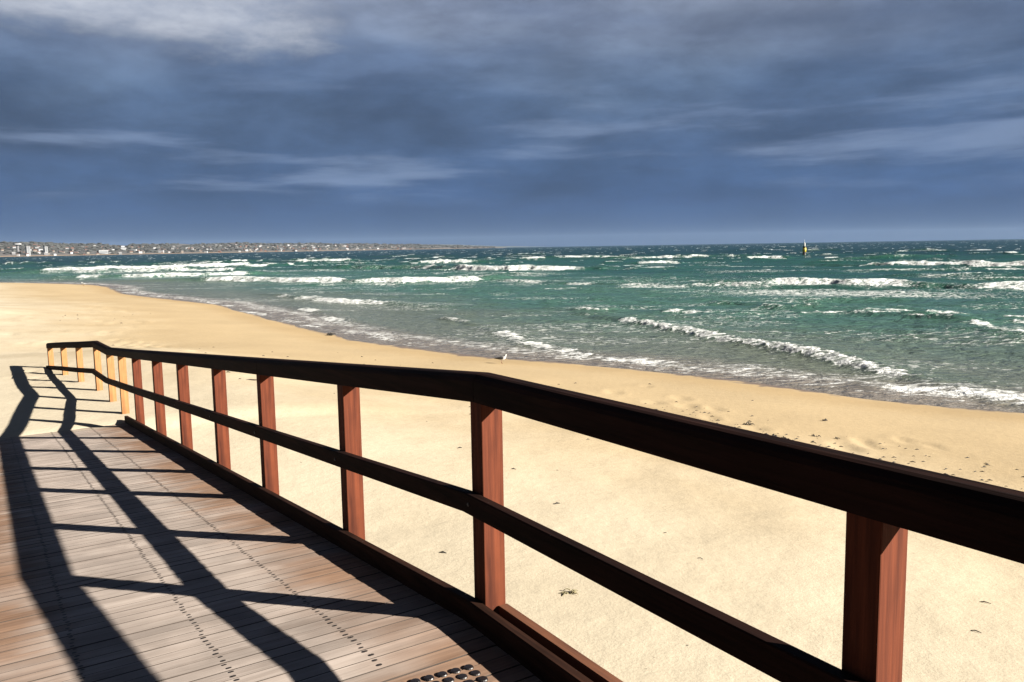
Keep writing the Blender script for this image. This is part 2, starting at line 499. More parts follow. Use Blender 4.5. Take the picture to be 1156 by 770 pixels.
# swash level that creeps up the sand
setup = 0.035 + 0.05 * (fbm(X * 0.35, Y * 0.35, 200, 3) - 0.4) * sstep(-off, -8, 0)
foam = np.zeros_like(X); trail = np.zeros_like(X); face = np.zeros_like(X)
lump = fbm(X * 4.2, Y * 4.2, 210, 4, 0.6)
lump_far = fbm(X * 1.5, Y * 1.5, 220, 4, 0.6)
wob = (fbm(X * 0.45, Y * 0.45, 230, 3) - 0.5)
for pts, A, toe, tr, fs, ts in BREAK:
    pts = np.array(pts, float)
    x0, x1 = pts[:, 0].min(), pts[:, 0].max(); y0, y1 = pts[:, 1].min(), pts[:, 1].max()
    pad = tr * 2.2 + toe * 3 + A * 8 + 2
    mk = (X > x0 - pad) & (X < x1 + pad) & (Y > y0 - pad) & (Y < y1 + pad)
    if not mk.any(): continue
    x, y = X[mk], Y[mk]
    seg = np.hypot(*(pts[1:] - pts[:-1]).T); cum = np.concatenate([[0], np.cumsum(seg)]); Ltot = cum[-1]
    best = np.full(x.shape, 1e9); sgn = np.zeros(x.shape); tt = np.zeros(x.shape)
    for i in range(len(seg)):
        ax, ay = pts[i]; ux, uy = (pts[i + 1] - pts[i]) / seg[i]
        lo = -1e3 if i == 0 else 0; hi = 1e3 if i == len(seg) - 1 else seg[i]
        al = (x - ax) * ux + (y - ay) * uy
        tcl = np.clip(al, lo, hi)
        ex, ey = x - ax - tcl * ux, y - ay - tcl * uy
        d2 = ex * ex + ey * ey
        s = ux * ey - uy * ex
        up_ = d2 < best
        best = np.where(up_, d2, best); sgn = np.where(up_, s, sgn); tt = np.where(up_, cum[i] + tcl, tt)
    # s > 0 on the seaward (left of travel along +t) side; make s>0 = towards the shore
    sd_ = np.sqrt(best) * np.where(sgn > 0, 1, -1)
    if pts[-1, 0] < pts[0, 0]: sd_ = -sd_
    s = -sd_ + wob[mk] * (1.6 * toe + 0.5) * min(1.0, A * 2 + 0.2)
    tn = tt / Ltot
    e = 0.10
    tap = sstep(tn, -e, 0.10) * sstep(-tn, -1 - e, -0.90)
    body = sstep(tn, -0.55, 0.15) * sstep(-tn, -1.55, -0.85)
    var = fbm(tt / (A * 7 + 0.8), tt * 0 + 7.7, 290 + int(abs(pts[0, 0]) * 10), 3)
    near = np.hypot(*pts.mean(0)) < 35
    tap = tap * ((0.70 + 0.5 * sstep(var, 0.2, 0.6)) if near else (0.48 + 0.75 * sstep(var, 0.22, 0.62)))
    wf, wb = 0.9 * A + 0.20, 3.6 * A + 0.5
    hA = A * (0.50 if A < 0.6 else 0.62) * (0.70 + 0.65 * var)
    prof = np.where(s > 0, np.exp(-(s / wf) ** 2), np.exp(-(np.abs(s) / wb) ** 1.6))
    lm = lump[mk] if A < 0.6 else 0.4 * lump[mk] + 0.6 * lump_far[mk]
    rag = (lm - 0.5) * (0.9 * A + 0.35)
    back = 0.55 * tr
    fr = sstep(s + rag, -back, -0.15 * A) ** 1.6 * sstep(-(s + rag), -toe * 1.3 - 0.4 * A, -toe * 1.3 - 0.4 * A + 0.18)
    fbk = np.clip(fr * fs * np.minimum(tap * 1.2, 1) * (0.62 + 0.75 * lm), 0, 1.1)
    H[mk] += hA * body * prof + fbk * (lm - 0.42) * (0.16 * A + 0.05)
    foam[mk] = np.maximum(foam[mk], fbk)
    # streaks left behind the crest (seaward) and pushed ahead of it
    trl = np.exp(-np.maximum(-s, 0) / (1.5 * tr)) * sstep(-s, -(toe * 2.2 + wf + 0.6 * tr), -toe * 0.3) * np.minimum(tap, 1) * ts
    trail[mk] = np.maximum(trail[mk], trl)
    face[mk] = np.maximum(face[mk], body * prof * (s > -wb) * sstep(np.full_like(s, A), 0.1, 0.5))
# windblown whitecaps further out
cap = fbm(X / 7.0, Y / 2.6, 300, 4, 0.55)
capm = sstep(cap + 0.16 * sstep(crest, 0.1, 0.6) - 0.02 * sstep(RR, 1500, 4000), 0.685, 0.765) * sstep(off, 30, 80)
foam = np.maximum(foam, capm * 0.95)
H += capm * 0.28 * sstep(RR, 60, 200)
# wide foam patch ahead of the long breaker on the right, and shore wash
ptch = np.exp(-(((X - 22) / 15) ** 2 + ((Y - 56 + 0.45 * (X - 22)) / 8.0) ** 2))
trail = np.maximum(trail, 0.62 * ptch)
ptl = np.exp(-(((X + 60) / 26) ** 2 + ((Y - 140) / 40.0) ** 2))
trail = np.maximum(trail, 0.42 * ptl)
belt = np.exp(-((off - 46 - 10 * wob) / 9.0) ** 2) * sstep(fbm(X / 16, Y / 7, 320, 3), 0.42, 0.62) + np.exp(-((off - 72 - 14 * wob) / 12.0) ** 2) * sstep(fbm(X / 20, Y / 9, 321, 3), 0.42, 0.62)
trail = np.maximum(trail, 0.50 * np.clip(belt, 0, 1))
sh = np.exp(-((d + 1.0 + 2.2 * wob) / 1.1) ** 2) * 0.55
trail = np.maximum(trail, sh)
trail = np.maximum(trail, 0.29 * sstep(-off, -24, -2) * (off > 0))
trail = np.maximum(trail, (0.10 + 0.34 * sstep(fbm(X / 5.5, Y / 2.2, 330, 3), 0.42, 0.68)) * sstep(-off, -130, -20) * (off > 0))
edge = np.exp(-((d - 0.15 + 1.5 * wob) / 0.22) ** 2) * sstep(fbm(X * 0.5, Y * 0.5, 270, 2), 0.35, 0.6)
foam = np.maximum(foam, 0.75 * edge)
Zs = H * np.where(off > 0, 1, 0.2) * sstep(off, -0.5, 6) ** 0.5 + setup

m_sea, t, b = mat('sea_water')
tcn = t.n('ShaderNodeTexCoord')
O = tcn.outputs['Object']
dep = t.attr('offshore'); fo = t.attr('foam'); trn = t.attr('trail'); fa = t.attr('face')
nA = t.noise(O, 0.05, 3.0); nB = t.noise(O, 0.9, 4.0)
depn = t.math('MULTIPLY', dep, t.ramp(nA, 0.25, 0.75, a=0.7, b=1.35))
shal = alb((0.245, 0.215, 0.180)); grey = alb((0.150, 0.175, 0.135)); green = alb((0.066, 0.155, 0.122)); teal = alb((0.022, 0.090, 0.078)); deep = alb((0.006, 0.040, 0.040))
c = t.mix(t.ramp(depn, 0.3, 3.2), shal, grey)
c = t.mix(t.ramp(depn, 3.5, 17.0), c, green)
c = t.mix(t.ramp(depn, 22.0, 70.0), c, teal)
c = t.mix(t.ramp(depn, 90.0, 260.0), c, deep)
c = t.mix(t.math('MULTIPLY', fa, 0.45), c, alb((0.050, 0.130, 0.075)))
# foam lace
sc1 = t.scale(O, 1.0, 2.2, 1.0, 0.25)
l1 = t.noise(sc1, 1.9, 8.0, 0.70, 0.8); l2 = t.noise(O, 7.0, 4.0, 0.7)
vor = t.n('ShaderNodeTexVoronoi', feature='DISTANCE_TO_EDGE'); t.put(vor, 'Vector', t.mix(0.25, sc1, t.noise(O, 2.0, 3.0, col=True), 'ADD')); t.put(vor, 'Scale', 1.6)
lace = t.math('ADD', t.math('MULTIPLY', l1, 0.65), t.math('MULTIPLY', l2, 0.35))
lace = t.math('ADD', lace, t.ramp(vor.outputs['Distance'], 0.16, 0.0, a=0.0, b=0.07))
thr = t.math('SUBTRACT', 0.77, t.math('MULTIPLY', trn, 0.46))
m1 = t.ramp(t.math('SUBTRACT', lace, thr), -0.03, 0.10)
m1 = t.math('MULTIPLY', m1, t.ramp(trn, 0.02, 0.4, a=0.0, b=0.75))
thr2 = t.math('SUBTRACT', 0.90, t.math('MULTIPLY', fo, 0.47))
m2 = t.ramp(t.math('SUBTRACT', lace, thr2), -0.04, 0.14)
m2 = t.math('MULTIPLY', m2, t.ramp(fo, 0.03, 0.15))
fm = t.math('MAXIMUM', m1, m2)
c = t.mix(fm, c, (0.60, 0.615, 0.62, 1))
t.put(b, 'Base Color', c)
t.put(b, 'Roughness', t.mix(fm, (0.20, 0.20, 0.20, 1), (0.9, 0.9, 0.9, 1)))
t.put(b, 'IOR', 1.333)
t.put(b, 'Specular IOR Level', t.math('MULTIPLY', t.ramp(dep, 15, 130, a=0.26, b=0.05), t.math('SUBTRACT', 1.0, t.math('MULTIPLY', fm, 0.85))))
r1 = t.noise(t.scale(O, 0.6, 1.5, 1.0, 0.15), 2.2, 5.0, 0.62, 0.4)
r2 = t.noise(t.scale(O, 0.6, 1.4, 1.0, -0.2), 0.45, 4.0, 0.6, 0.3)
hh = t.math('ADD', t.math('MULTIPLY', r1, 0.42), t.math('MULTIPLY', t.math('MULTIPLY', r2, 0.7), t.ramp(dep, 10, 60)))
hh = t.math('ADD', hh, t.math('MULTIPLY', t.math('MULTIPLY', l2, fm), 0.10))
bmp = t.n('ShaderNodeBump', ins={'Strength': 0.8, 'Distance': 1.0, 'Height': hh})
t.put(b, 'Normal', bmp)
sea = grid_obj('sea', X, Y, Zs, m_sea, {'offshore': off, 'foam': foam, 'trail': trail, 'face': face})
tag(sea, kind='structure')

# ================================================================== far headland with its town
rnd = random.Random(11)


def coast_r(a):                # distance of the far shore along a bearing (radians from +Y)
    px = 578 + 925 * math.tan(a)
    return float(np.interp(px, [-700, -100, 0, 60, 200, 350, 480, 560], [1900, 2100, 2300, 2500, 3000, 3600, 4300, 4900]))


def ridge_h(a):
    px = 578 + 925 * math.tan(a)
    return float(np.interp(px, [-700, -100, 0, 60, 120, 170, 230, 270, 300, 350, 385, 420, 450, 480, 520, 545, 575],
                           [50, 46, 44, 42, 41, 38, 41, 44, 42, 39, 41, 36, 30, 27, 20, 10, 0]))


def land_z(a, v):
    h = ridge_h(a)
    x = 60 * math.tan(a) * 8
    bump = float(fbm(np.array([x / 14.0]), np.array([v * 3.0]), 400, 3)[0])
    return -1.0 + (h + 1) * (v ** 0.75) * (0.80 + 0.4 * bump)


LW = 1000.0
na, nv = 320, 22
A_ = np.linspace(math.atan((-520 - 578) / 925), math.atan((578 - 578) / 925), na)
X = np.zeros((nv, na)); Y = np.zeros((nv, na)); Z = np.zeros((nv, na))
for j, a in enumerate(A_):
    R0 = coast_r(a)
    for i in range(nv):
        v = i / (nv - 1)
        r = R0 + LW * v
        X[i, j], Y[i, j], Z[i, j] = r * math.sin(a), r * math.cos(a), land_z(a, v)
m_land, t, b = mat('headland_ground')
tcn = t.n('ShaderNodeTexCoord'); O = tcn.outputs['Object']
n1 = t.noise(O, 0.012, 5.0, 0.6); n2 = t.noise(O, 0.05, 4.0)
z_ = t.sep(O)[2]
c = t.mix(t.ramp(n1, 0.42, 0.6), alb((0.056, 0.064, 0.066)), alb((0.092, 0.086, 0.086)))  # ground greyed and blued to carry distance haze in its colour
c = t.mix(t.ramp(n2, 0.55, 0.7), c, alb((0.13, 0.10, 0.085)))
c = t.mix(t.ramp(t.math('ADD', z_, t.math('MULTIPLY', n2, 3.0)), 4.5, 2.0), c, alb((0.30, 0.19, 0.11)))
t.put(b, 'Base Color', c); t.put(b, 'Roughness', 0.95)
tag(grid_obj('headland', X, Y, Z, m_land), kind='structure')

# low blue hills further round the bay
X = np.zeros((6, 60)); Y = X.copy(); Z = X.copy()
for j, px_ in enumerate(np.linspace(330, 640, 60)):
    a = math.atan((px_ - 578) / 925)
    hh_ = float(np.interp(px_, [330, 420, 500, 520, 550, 600, 640], [70, 62, 52, 48, 26, 8, -4]))
    for i in range(6):
        v = i / 5.0; r = 9000 + 1500 * v
        X[i, j], Y[i, j], Z[i, j] = r * math.sin(a), r * math.cos(a), -4 + (hh_ + 4) * math.sin(v * math.pi / 2) * (0.92 + 0.16 * float(fbm(np.array([j * 0.35]), np.array([0.5]), 410, 3)[0]))
m_hill = plain('far_hill', (0.035, 0.050, 0.055, 1), 0.95, 0.15, 0.002)
tag(grid_obj('far_hills', X, Y, Z, m_hill), kind='structure')

# tree cover between the houses: one mass nobody could count
ico = bmesh.new(); bmesh.ops.create_icosphere(ico, subdivisions=1, radius=1.0)
iv = [v.co.copy() for v in ico.verts]; ifc = [[v.index for v in f_.verts] for f_ in ico.faces]; ico.free()
vs, fs = [], []
for k in range(2600):
    a = math.atan((rnd.uniform(-380, 560) - 578) / 925); v = rnd.random() ** 0.8
    if ridge_h(a) < 4: continue
    r = coast_r(a) + LW * (0.03 + 0.95 * v)
    z0 = land_z(a, (r - coast_r(a)) / LW)
    sx, sz = rnd.uniform(5, 13), rnd.uniform(2.2, 4.6)
    base = len(vs)
    cx, cy = r * math.sin(a), r * math.cos(a)
    for q_ in iv:
        jx = rnd.uniform(0.75, 1.25)
        vs.append((cx + q_.x * sx * jx, cy + q_.y * sx * jx, z0 + sz * 0.5 + q_.z * sz * jx))
    fs += [[base + i for i in f_] for f_ in ifc]
m_wood = plain('headland_trees', (0.044, 0.046, 0.044, 1), 0.95, 0.50, 0.02)
tag(mesh_obj('headland_woodland', vs, fs, m_wood), 'dark tree cover between the houses on the far headland', 'woodland', kind='stuff')

# houses
wallc = {'white': (0.36, 0.37, 0.39, 1), 'cream': (0.25, 0.225, 0.195, 1), 'brick': (0.15, 0.075, 0.055, 1), 'grey': (0.15, 0.15, 0.16, 1)}  # house colours dulled, with distance haze mixed into them
roofc = {'terracotta': (0.14, 0.065, 0.048, 1), 'slate': (0.055, 0.06, 0.07, 1), 'pale': (0.34, 0.34, 0.35, 1)}
wm = {k: plain('render_' + k, v, 0.9, 0.08, 0.3) for k, v in wallc.items()}
rm = {k: plain('roofing_' + k, v, 0.85, 0.1, 0.3) for k, v in roofc.items()}
m_pane = plain('window_glass', (0.03, 0.04, 0.05, 1), 0.15, 0.1, 1.0)


def house_meshes(wd, dp, hw, hr, wk, rk):
    w2, d2 = wd / 2, dp / 2
    wv = [(-w2, -d2, -4), (w2, -d2, -4), (w2, d2, -4), (-w2, d2, -4), (-w2, -d2, hw), (w2, -d2, hw), (w2, d2, hw), (-w2, d2, hw), (-w2, 0, hw + hr), (w2, 0, hw + hr)]
    wf_ = [(0, 1, 5, 4), (1, 2, 6, 9, 5), (2, 3, 7, 6), (3, 0, 4, 8, 7)]
    o_ = 0.5
    rv = [(-w2 - o_, -d2 - o_, hw - 0.15), (w2 + o_, -d2 - o_, hw - 0.15), (w2 + o_, 0, hw + hr + 0.15), (-w2 - o_, 0, hw + hr + 0.15), (-w2 - o_, d2 + o_, hw - 0.15), (w2 + o_, d2 + o_, hw - 0.15)]
    rv += [(x_, y_, z_ - 0.25) for x_, y_, z_ in rv]
    rf_ = [(0, 1, 2, 3), (3, 2, 5, 4), (7, 6, 9, 8), (8, 9, 10, 11), (0, 6, 7, 1), (4, 5, 11, 10), (0, 3, 9, 6), (3, 4, 10, 9), (1, 7, 8, 2), (2, 8, 11, 5)]
    gv, gf = [], []
    nwin = max(2, int(wd / 4))
    for i in range(nwin):
        for lv in range(max(1, int(hw / 3))):
            cx = -w2 + wd * (i + 0.5) / nwin; z0 = 1.0 + 3 * lv; b0 = len(gv)
            gv += [(cx - 0.8, -d2 - 0.03, z0), (cx + 0.8, -d2 - 0.03, z0), (cx + 0.8, -d2 - 0.03, z0 + 1.4), (cx - 0.8, -d2 - 0.03, z0 + 1.4)]
            gf.append((b0, b0 + 1, b0 + 2, b0 + 3))
    return (wv, wf_), (rv, rf_), (gv, gf)


KINDS = [(11, 9, 6, 2.2, 'white', 'terracotta'), (13, 9, 3.4, 2.6, 'brick', 'terracotta'), (12, 10, 6, 2.0, 'cream', 'slate'), (16, 10, 6.5, 1.2, 'white', 'pale'),
         (10, 9, 6, 2.8, 'brick', 'slate'), (20, 11, 9, 1.0, 'white', 'slate'), (12, 9, 3.6, 2.8, 'cream', 'terracotta'), (14, 10, 6, 1.6, 'grey', 'pale')]
WORDS = {'white': 'white', 'cream': 'cream', 'brick': 'red brick', 'grey': 'grey'}
RWORD = {'terracotta': 'terracotta roof', 'slate': 'dark slate roof', 'pale': 'pale metal roof'}
protos = []
for wd, dp, hw, hr, wk, rk in KINDS:
    A3 = house_meshes(wd, dp, hw, hr, wk, rk)
    protos.append([('wall', A3[0], wm[wk]), ('roof', A3[1], rm[rk])])
pm = []
for pr in protos:
    ml = []
    for nm, (v_, f_), mt in pr:
        me = bpy.data.meshes.new(nm); me.from_pydata(v_, [], f_); me.update(); me.materials.append(mt); ml.append((nm, me))
    pm.append(ml)
nh = 0
placed = []
while nh < 250:
    pxl = rnd.uniform(-60, 470) if rnd.random() < 0.8 else rnd.uniform(230, 400)
    a = math.atan((pxl - 578) / 925)
    v = 0.012 + 0.66 * rnd.random() ** 1.5
    if pxl > 400 and rnd.random() < 0.45: v = 0.05 + 0.2 * rnd.random()
    r = coast_r(a) + LW * v
    x_, y_ = r * math.sin(a), r * math.cos(a)
    if any((x_ - p_) ** 2 + (y_ - q_) ** 2 < 15 ** 2 for p_, q_ in placed): continue
    placed.append((x_, y_))
    ki = rnd.choices(range(8), [3, 4, 3, 2, 3, 2, 4, 3])[0]
    rz = -a + rnd.uniform(-0.5, 0.7)
    h = empty('house', (x_, y_, land_z(a, v) + 0.8), rz)
    k_ = rnd.uniform(0.45, 0.80); h.scale = (k_, k_, k_)
    wk, rk = KINDS[ki][4], KINDS[ki][5]
    tag(h, f'{WORDS[wk]} house with {RWORD[rk]}, one of many on the far headland', 'house', 'houses on the far headland')
    for nm, me in pm[ki]:
        o = bpy.data.objects.new(nm, me); C.objects.link(o); o.parent = h
    nh += 1


def prism(x0, x1, y0, y1, z0, z1):
    return [(x0, y0, z0), (x1, y0, z0), (x1, y1, z0), (x0, y1, z0), (x0, y0, z1), (x1, y0, z1), (x1, y1, z1), (x0, y1, z1)], \
        [(0, 3, 2, 1), (4, 5, 6, 7), (0, 1, 5, 4), (1, 2, 6, 5), (2, 3, 7, 6), (3, 0, 4, 7)]


class MB:
    def __init__(self): self.v, self.f = [], []

    def add(self, v, f):
        b0 = len(self.v); self.v += list(v); self.f += [[i + b0 for i in q_] for q_ in f]
        return self

    def box(self, *a): return self.add(*prism(*a))

    def loft(self, rings, cap=True):
        n = len(rings[0]); v = [p for r_ in rings for p in r_]; f = []
        for i in range(len(rings) - 1):
            for j in range(n):
                f.append([i * n + j, i * n + (j + 1) % n, (i + 1) * n + (j + 1) % n, (i + 1) * n + j])
        if cap:
            f.append(list(range(n))[::-1]); f.append([(len(rings) - 1) * n + j for j in range(n)])
        return self.add(v, f)

    def cyl(self, x, y, z0, z1, r0, r1=None, n=14):
        r1 = r0 if r1 is None else r1
        return self.loft([[(x + r_ * math.cos(2 * math.pi * k / n), y + r_ * math.sin(2 * math.pi * k / n), z_) for k in range(n)] for z_, r_ in ((z0, r0), (z1, r1))])

    def tube(self, pts, radii, n=8):
        rings = []
        pts = [Vector(p) for p in pts]
        for i, p in enumerate(pts):
            tdir = (pts[min(i + 1, len(pts) - 1)] - pts[max(i - 1, 0)]).normalized()
            ref = Vector((0, 0, 1)) if abs(tdir.z) < 0.9 else Vector((1, 0, 0))
            u_ = tdir.cross(ref).normalized(); w_ = u_.cross(tdir)
            r_ = radii[i] if isinstance(radii, (list, tuple)) else radii
            rings.append([tuple(p + u_ * r_ * math.cos(2 * math.pi * k / n) + w_ * r_ * math.sin(2 * math.pi * k / n)) for k in range(n)])
        return self.loft(rings)

    def obj(self, name, mt, parent=None, smooth=False):
        return mesh_obj(name, self.v, self.f, mt, parent, smooth)


# the two taller buildings at the left end of the town
def tower_block(px_, v, wd, hgt, label, wk, roofk):
    a = math.atan((px_ - 578) / 925); r = coast_r(a) + LW * v
    e_ = empty('apartment_block', (r * math.sin(a), r * math.cos(a), land_z(a, v)), -a + 0.25)
    tag(e_, label, 'apartment block')
    MB().box(-wd / 2, wd / 2, -7, 7, -4, hgt).obj('wall', wm[wk], e_)
    MB().box(-wd / 2 - 0.6, wd / 2 + 0.6, -7.6, 7.6, hgt, hgt + 1.2).obj('roof', rm[roofk], e_)
    for i in range(int(hgt / 3)):
        MB().box(-wd / 2 + 1, wd / 2 - 1, -7.06, -6.99, 1 + 3 * i, 2.5 + 3 * i).obj('window', m_pane, e_)


tower_block(37, 0.05, 8, 21, 'tall narrow pale apartment block beside the water tower on the far shore', 'white', 'pale')
tower_block(57, 0.10, 7, 19, 'tall white apartment block on the far shore, right of the narrow one', 'white', 'slate')
tower_block(41 + 80, 0.08, 26, 8, 'long low white apartment block on the far shore', 'white', 'pale')
a = math.atan((26 - 578) / 925); r = coast_r(a) + 120
wt = tag(empty('water_tower', (r * math.sin(a), r * math.cos(a), land_z(a, 0.12))), 'flat topped white water tower at the left end of the far town', 'water tower')
MB().cyl(0, 0, -3, 20, 3.2, 2.8).obj('shaft', wm['grey'], wt)
MB().cyl(0, 0, 20, 23, 3.0, 9.0, 20).cyl(0, 0, 23, 26, 9.2, 9.0, 20).obj('tank', wm['white'], wt)

# ================================================================== timber materials
def wood(name, base, alt, rough, grain_axis, gs=1.0, bump=0.25, tone=False, spec=0.3):
    mm, t, b = mat(name)
    tcn = t.n('ShaderNodeTexCoord'); O = tcn.outputs['Object']
    sc = [38 * gs, 38 * gs, 38 * gs]; sc[grain_axis] = 1.7 * gs
    g_ = t.noise(t.scale(O, *sc), 1.0, 5.0, 0.65, 0.4)
    sc2 = [9.0, 9.0, 9.0]; sc2[grain_axis] = 0.8
    g2_ = t.noise(t.scale(O, *sc2), 1.0, 4.0, 0.6, 0.6)
    bl = t.noise(O, 3.0, 3.0)
    c = t.mix(t.ramp(t.math('ADD', t.math('MULTIPLY', g_, 0.6), t.math('MULTIPLY', g2_, 0.4)), 0.34, 0.66), alb(base), alb(alt))
    f = t.ramp(bl, 0.3, 0.7, a=0.82, b=1.15)
    c = t.mix(1.0, c, t.comb(f, f, f), 'MULTIPLY')
    t.put(b, 'Base Color', c); t.put(b, 'Roughness', rough); t.put(b, 'Specular IOR Level', spec)
    bp = t.n('ShaderNodeBump', ins={'Strength': bump, 'Distance': 0.01, 'Height': g_})
    t.put(b, 'Normal', bp)
    return mm, t, b, c


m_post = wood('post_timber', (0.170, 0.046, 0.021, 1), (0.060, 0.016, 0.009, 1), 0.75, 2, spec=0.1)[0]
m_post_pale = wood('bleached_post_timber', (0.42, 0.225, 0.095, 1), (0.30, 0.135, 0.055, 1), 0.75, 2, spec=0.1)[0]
m_rail = wood('dark_rail_timber', (0.028, 0.012, 0.009, 1), (0.006, 0.0035, 0.003, 1), 0.75, 0, spec=0.05)[0]
m_curb = wood('kerb_timber', (0.050, 0.022, 0.014, 1), (0.016, 0.008, 0.006, 1), 0.75, 0, spec=0.05)[0]
m_outer = wood('edge_timber', (0.22, 0.085, 0.040, 1), (0.12, 0.048, 0.026, 1), 0.7, 0)[0]

# deck boards: walked grey in the middle, brown towards the sides
m_deck, t, b, c0 = wood('deck_timber', (0.54, 0.462, 0.412, 1), (0.40, 0.332, 0.290, 1), 0.9, 1, 1.0, 0.15, spec=0.12)
tcn = t.n('ShaderNodeTexCoord'); O = tcn.outputs['Object']
ox, oy, oz = t.sep(O)
tone = t.attr('tone'); plank = t.attr('plank')
pn = t.noise(t.comb(t.math('MULTIPLY', plank, 7.31), t.math('MULTIPLY', oy, 2.2), 0.0), 1.0, 3.0)
wn = t.noise(t.scale(O, 1.6, 0.8, 1.0), 1.0, 3.0)
yv = t.math('ADD', oy, t.math('MULTIPLY', t.math('SUBTRACT', pn, 0.5), 0.55))
side = t.math('MAXIMUM', t.ramp(yv, 0.62, 0.20), t.ramp(yv, 1.30, 1.62))
side = t.math('MAXIMUM', side, t.ramp(t.math('ADD', ox, t.math('MULTIPLY', t.math('SUBTRACT', pn, 0.5), 0.2)), -0.12, -0.32))
side = t.math('MULTIPLY', side, t.ramp(wn, 0.25, 0.6, a=0.30, b=0.9))
gr = t.noise(t.scale(O, 40, 2.0, 40), 1.0, 5.0, 0.65, 0.3)
brown = t.mix(t.ramp(gr, 0.35, 0.65), alb((0.36, 0.215, 0.135)), alb((0.225, 0.122, 0.072)))
c = t.mix(side, c0, brown)
f = t.ramp(tone, 0.0, 1.0, False, a=0.90, b=1.09)
c = t.mix(1.0, c, t.comb(f, f, f), 'MULTIPLY')
dk = t.ramp(t.noise(t.comb(t.math('MULTIPLY', plank, 3.7), t.math('MULTIPLY', oy, 1.1), 4.0), 1.0, 2.0), 0.62, 0.72, a=0.0, b=0.22)
c = t.mix(dk, c, alb((0.10, 0.060, 0.040)))
# drifted sand where the boards run into the beach
sm = t.math('MULTIPLY', t.ramp(t.math('ADD', ox, t.math('MULTIPLY', t.noise(O, 5.0, 4.0), 0.9)), 9.2, 9.75), 0.9)
c = t.mix(sm, c, alb((0.515, 0.430, 0.335)))
t.put(b, 'Base Color', c)

# ================================================================== boardwalk
bw = tag(empty('timber_boardwalk', tuple(ROOT), ROTZ), 'weathered timber boardwalk ramp running down onto the sand', 'boardwalk')
rail = tag(empty('timber_railing', tuple(ROOT), ROTZ), 'dark timber railing with red brown posts along the boardwalk ramp', 'railing')
SL = 0.0855


def deck_z(a): return -SL * a if a > 0 else 0.0


rnd = random.Random(4)
vs, fs, tn_, pl_ = [], [], [], []
PW = 0.0815
k = 0
a = -3.6
while a < 10.6:
    wd = PW if a > -0.60 else 0.094
    if -0.60 <= a < -0.12: wd = 0.088
    g_ = 0.0055
    a1 = a + wd - g_
    jz = rnd.uniform(-0.0012, 0.0012)
    tl = rnd.uniform(-0.0009, 0.0009)
    y0, y1 = -0.02, 2.75
    z0, z1 = deck_z(a) + jz, deck_z(a1) + jz + tl
    b0 = len(vs)
    rnd_ = 0.0004
    prof = [(a, -0.030 + z0), (a, z0 - rnd_), (a + rnd_, z0), (a1 - rnd_, z1), (a1, z1 - rnd_), (a1, -0.030 + z1)]
    ny = 2
    for y_ in (y0, y1):
        vs += [(p_, y_, q_) for p_, q_ in prof]
    n = len(prof)
    for j in range(n):
        fs.append((b0 + j, b0 + n + j, b0 + n + (j + 1) % n, b0 + (j + 1) % n))
    fs.append([b0 + j for j in range(n)]); fs.append([b0 + n + j for j in range(n)][::-1])
    tone_ = rnd.random()
    tn_ += [tone_] * (2 * n); pl_ += [k * 1.0] * (2 * n)
    a += wd; k += 1
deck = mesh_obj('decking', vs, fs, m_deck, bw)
deck.data.materials.append(plain('dark_board_edge', (0.045, 0.032, 0.025, 1), 0.9, 0.2, 8))  # darker colour for the sides, ends and underside of each board
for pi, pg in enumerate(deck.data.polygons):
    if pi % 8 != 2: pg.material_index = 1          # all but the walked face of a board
for nm, vals in (('tone', tn_), ('plank', pl_)):
    at = deck.data.attributes.new(nm, 'FLOAT', 'POINT'); at.data.foreach_set('value', np.array(vals, np.float32))
bm_ = bmesh.new(); bm_.from_mesh(deck.data); bmesh.ops.recalc_face_normals(bm_, faces=bm_.faces); bm_.to_mesh(deck.data); bm_.free()

# screw heads, two to a board over every joist
m_screw = plain('rusted_screw', (0.020, 0.014, 0.012, 1), 0.7, 0.2, 30)
sc = MB()
a = -3.6
while a < 9.6:
    wd = PW if a > -0.60 else 0.094
    if -0.60 <= a < -0.12: wd = 0.088
    for yl in (0.475, 0.935, 1.385, 1.84, 2.3):
        for fr_ in (0.24, 0.74):
            if a < -0.24 and a > -0.62: continue
            aa = a + (wd - 0.005) * fr_ + rnd.uniform(-0.003, 0.003); yy = yl + rnd.uniform(-0.006, 0.006)
            r_ = rnd.uniform(0.0065, 0.0085)
            z_ = deck_z(aa) + 0.0022
            ring = [(aa + r_ * math.cos(q_), yy + r_ * 1.25 * math.sin(q_), z_ - (0.0 if aa < 0 else SL * r_ * math.cos(q_))) for q_ in np.linspace(0, 2 * math.pi, 9)[:-1]]
            sc.add(ring, [list(range(8))])
    a += wd
o = sc.obj('screw_heads', m_screw, bw)

# tactile studs across the top of the ramp
m_stud = plain('black_stud', (0.016, 0.013, 0.013, 1), 0.35, 0.2, 30)
sb = MB()
N = 14
sb.loft([[(r_ * math.cos(2 * math.pi * k / N), r_ * math.sin(2 * math.pi * k / N), z_) for k in range(N)] for r_, z_ in ((0.0185, -0.004), (0.0185, 0.0015), (0.0165, 0.005), (0.011, 0.0062), (0.004, 0.0062))])
stud_me = bpy.data.meshes.new('tactile_stud'); stud_me.from_pydata(sb.v, [], sb.f); stud_me.update(); stud_me.materials.append(m_stud)
for i in range(6):
    for j in range(11):
        yy = 0.222 + 0.0505 * j
        aa = -0.333 - 0.0495 * i + 0.11 * (yy - 0.222)
        o = bpy.data.objects.new('tactile_stud', stud_me); C.objects.link(o); o.parent = bw; o.location = (aa, yy, 0.001)

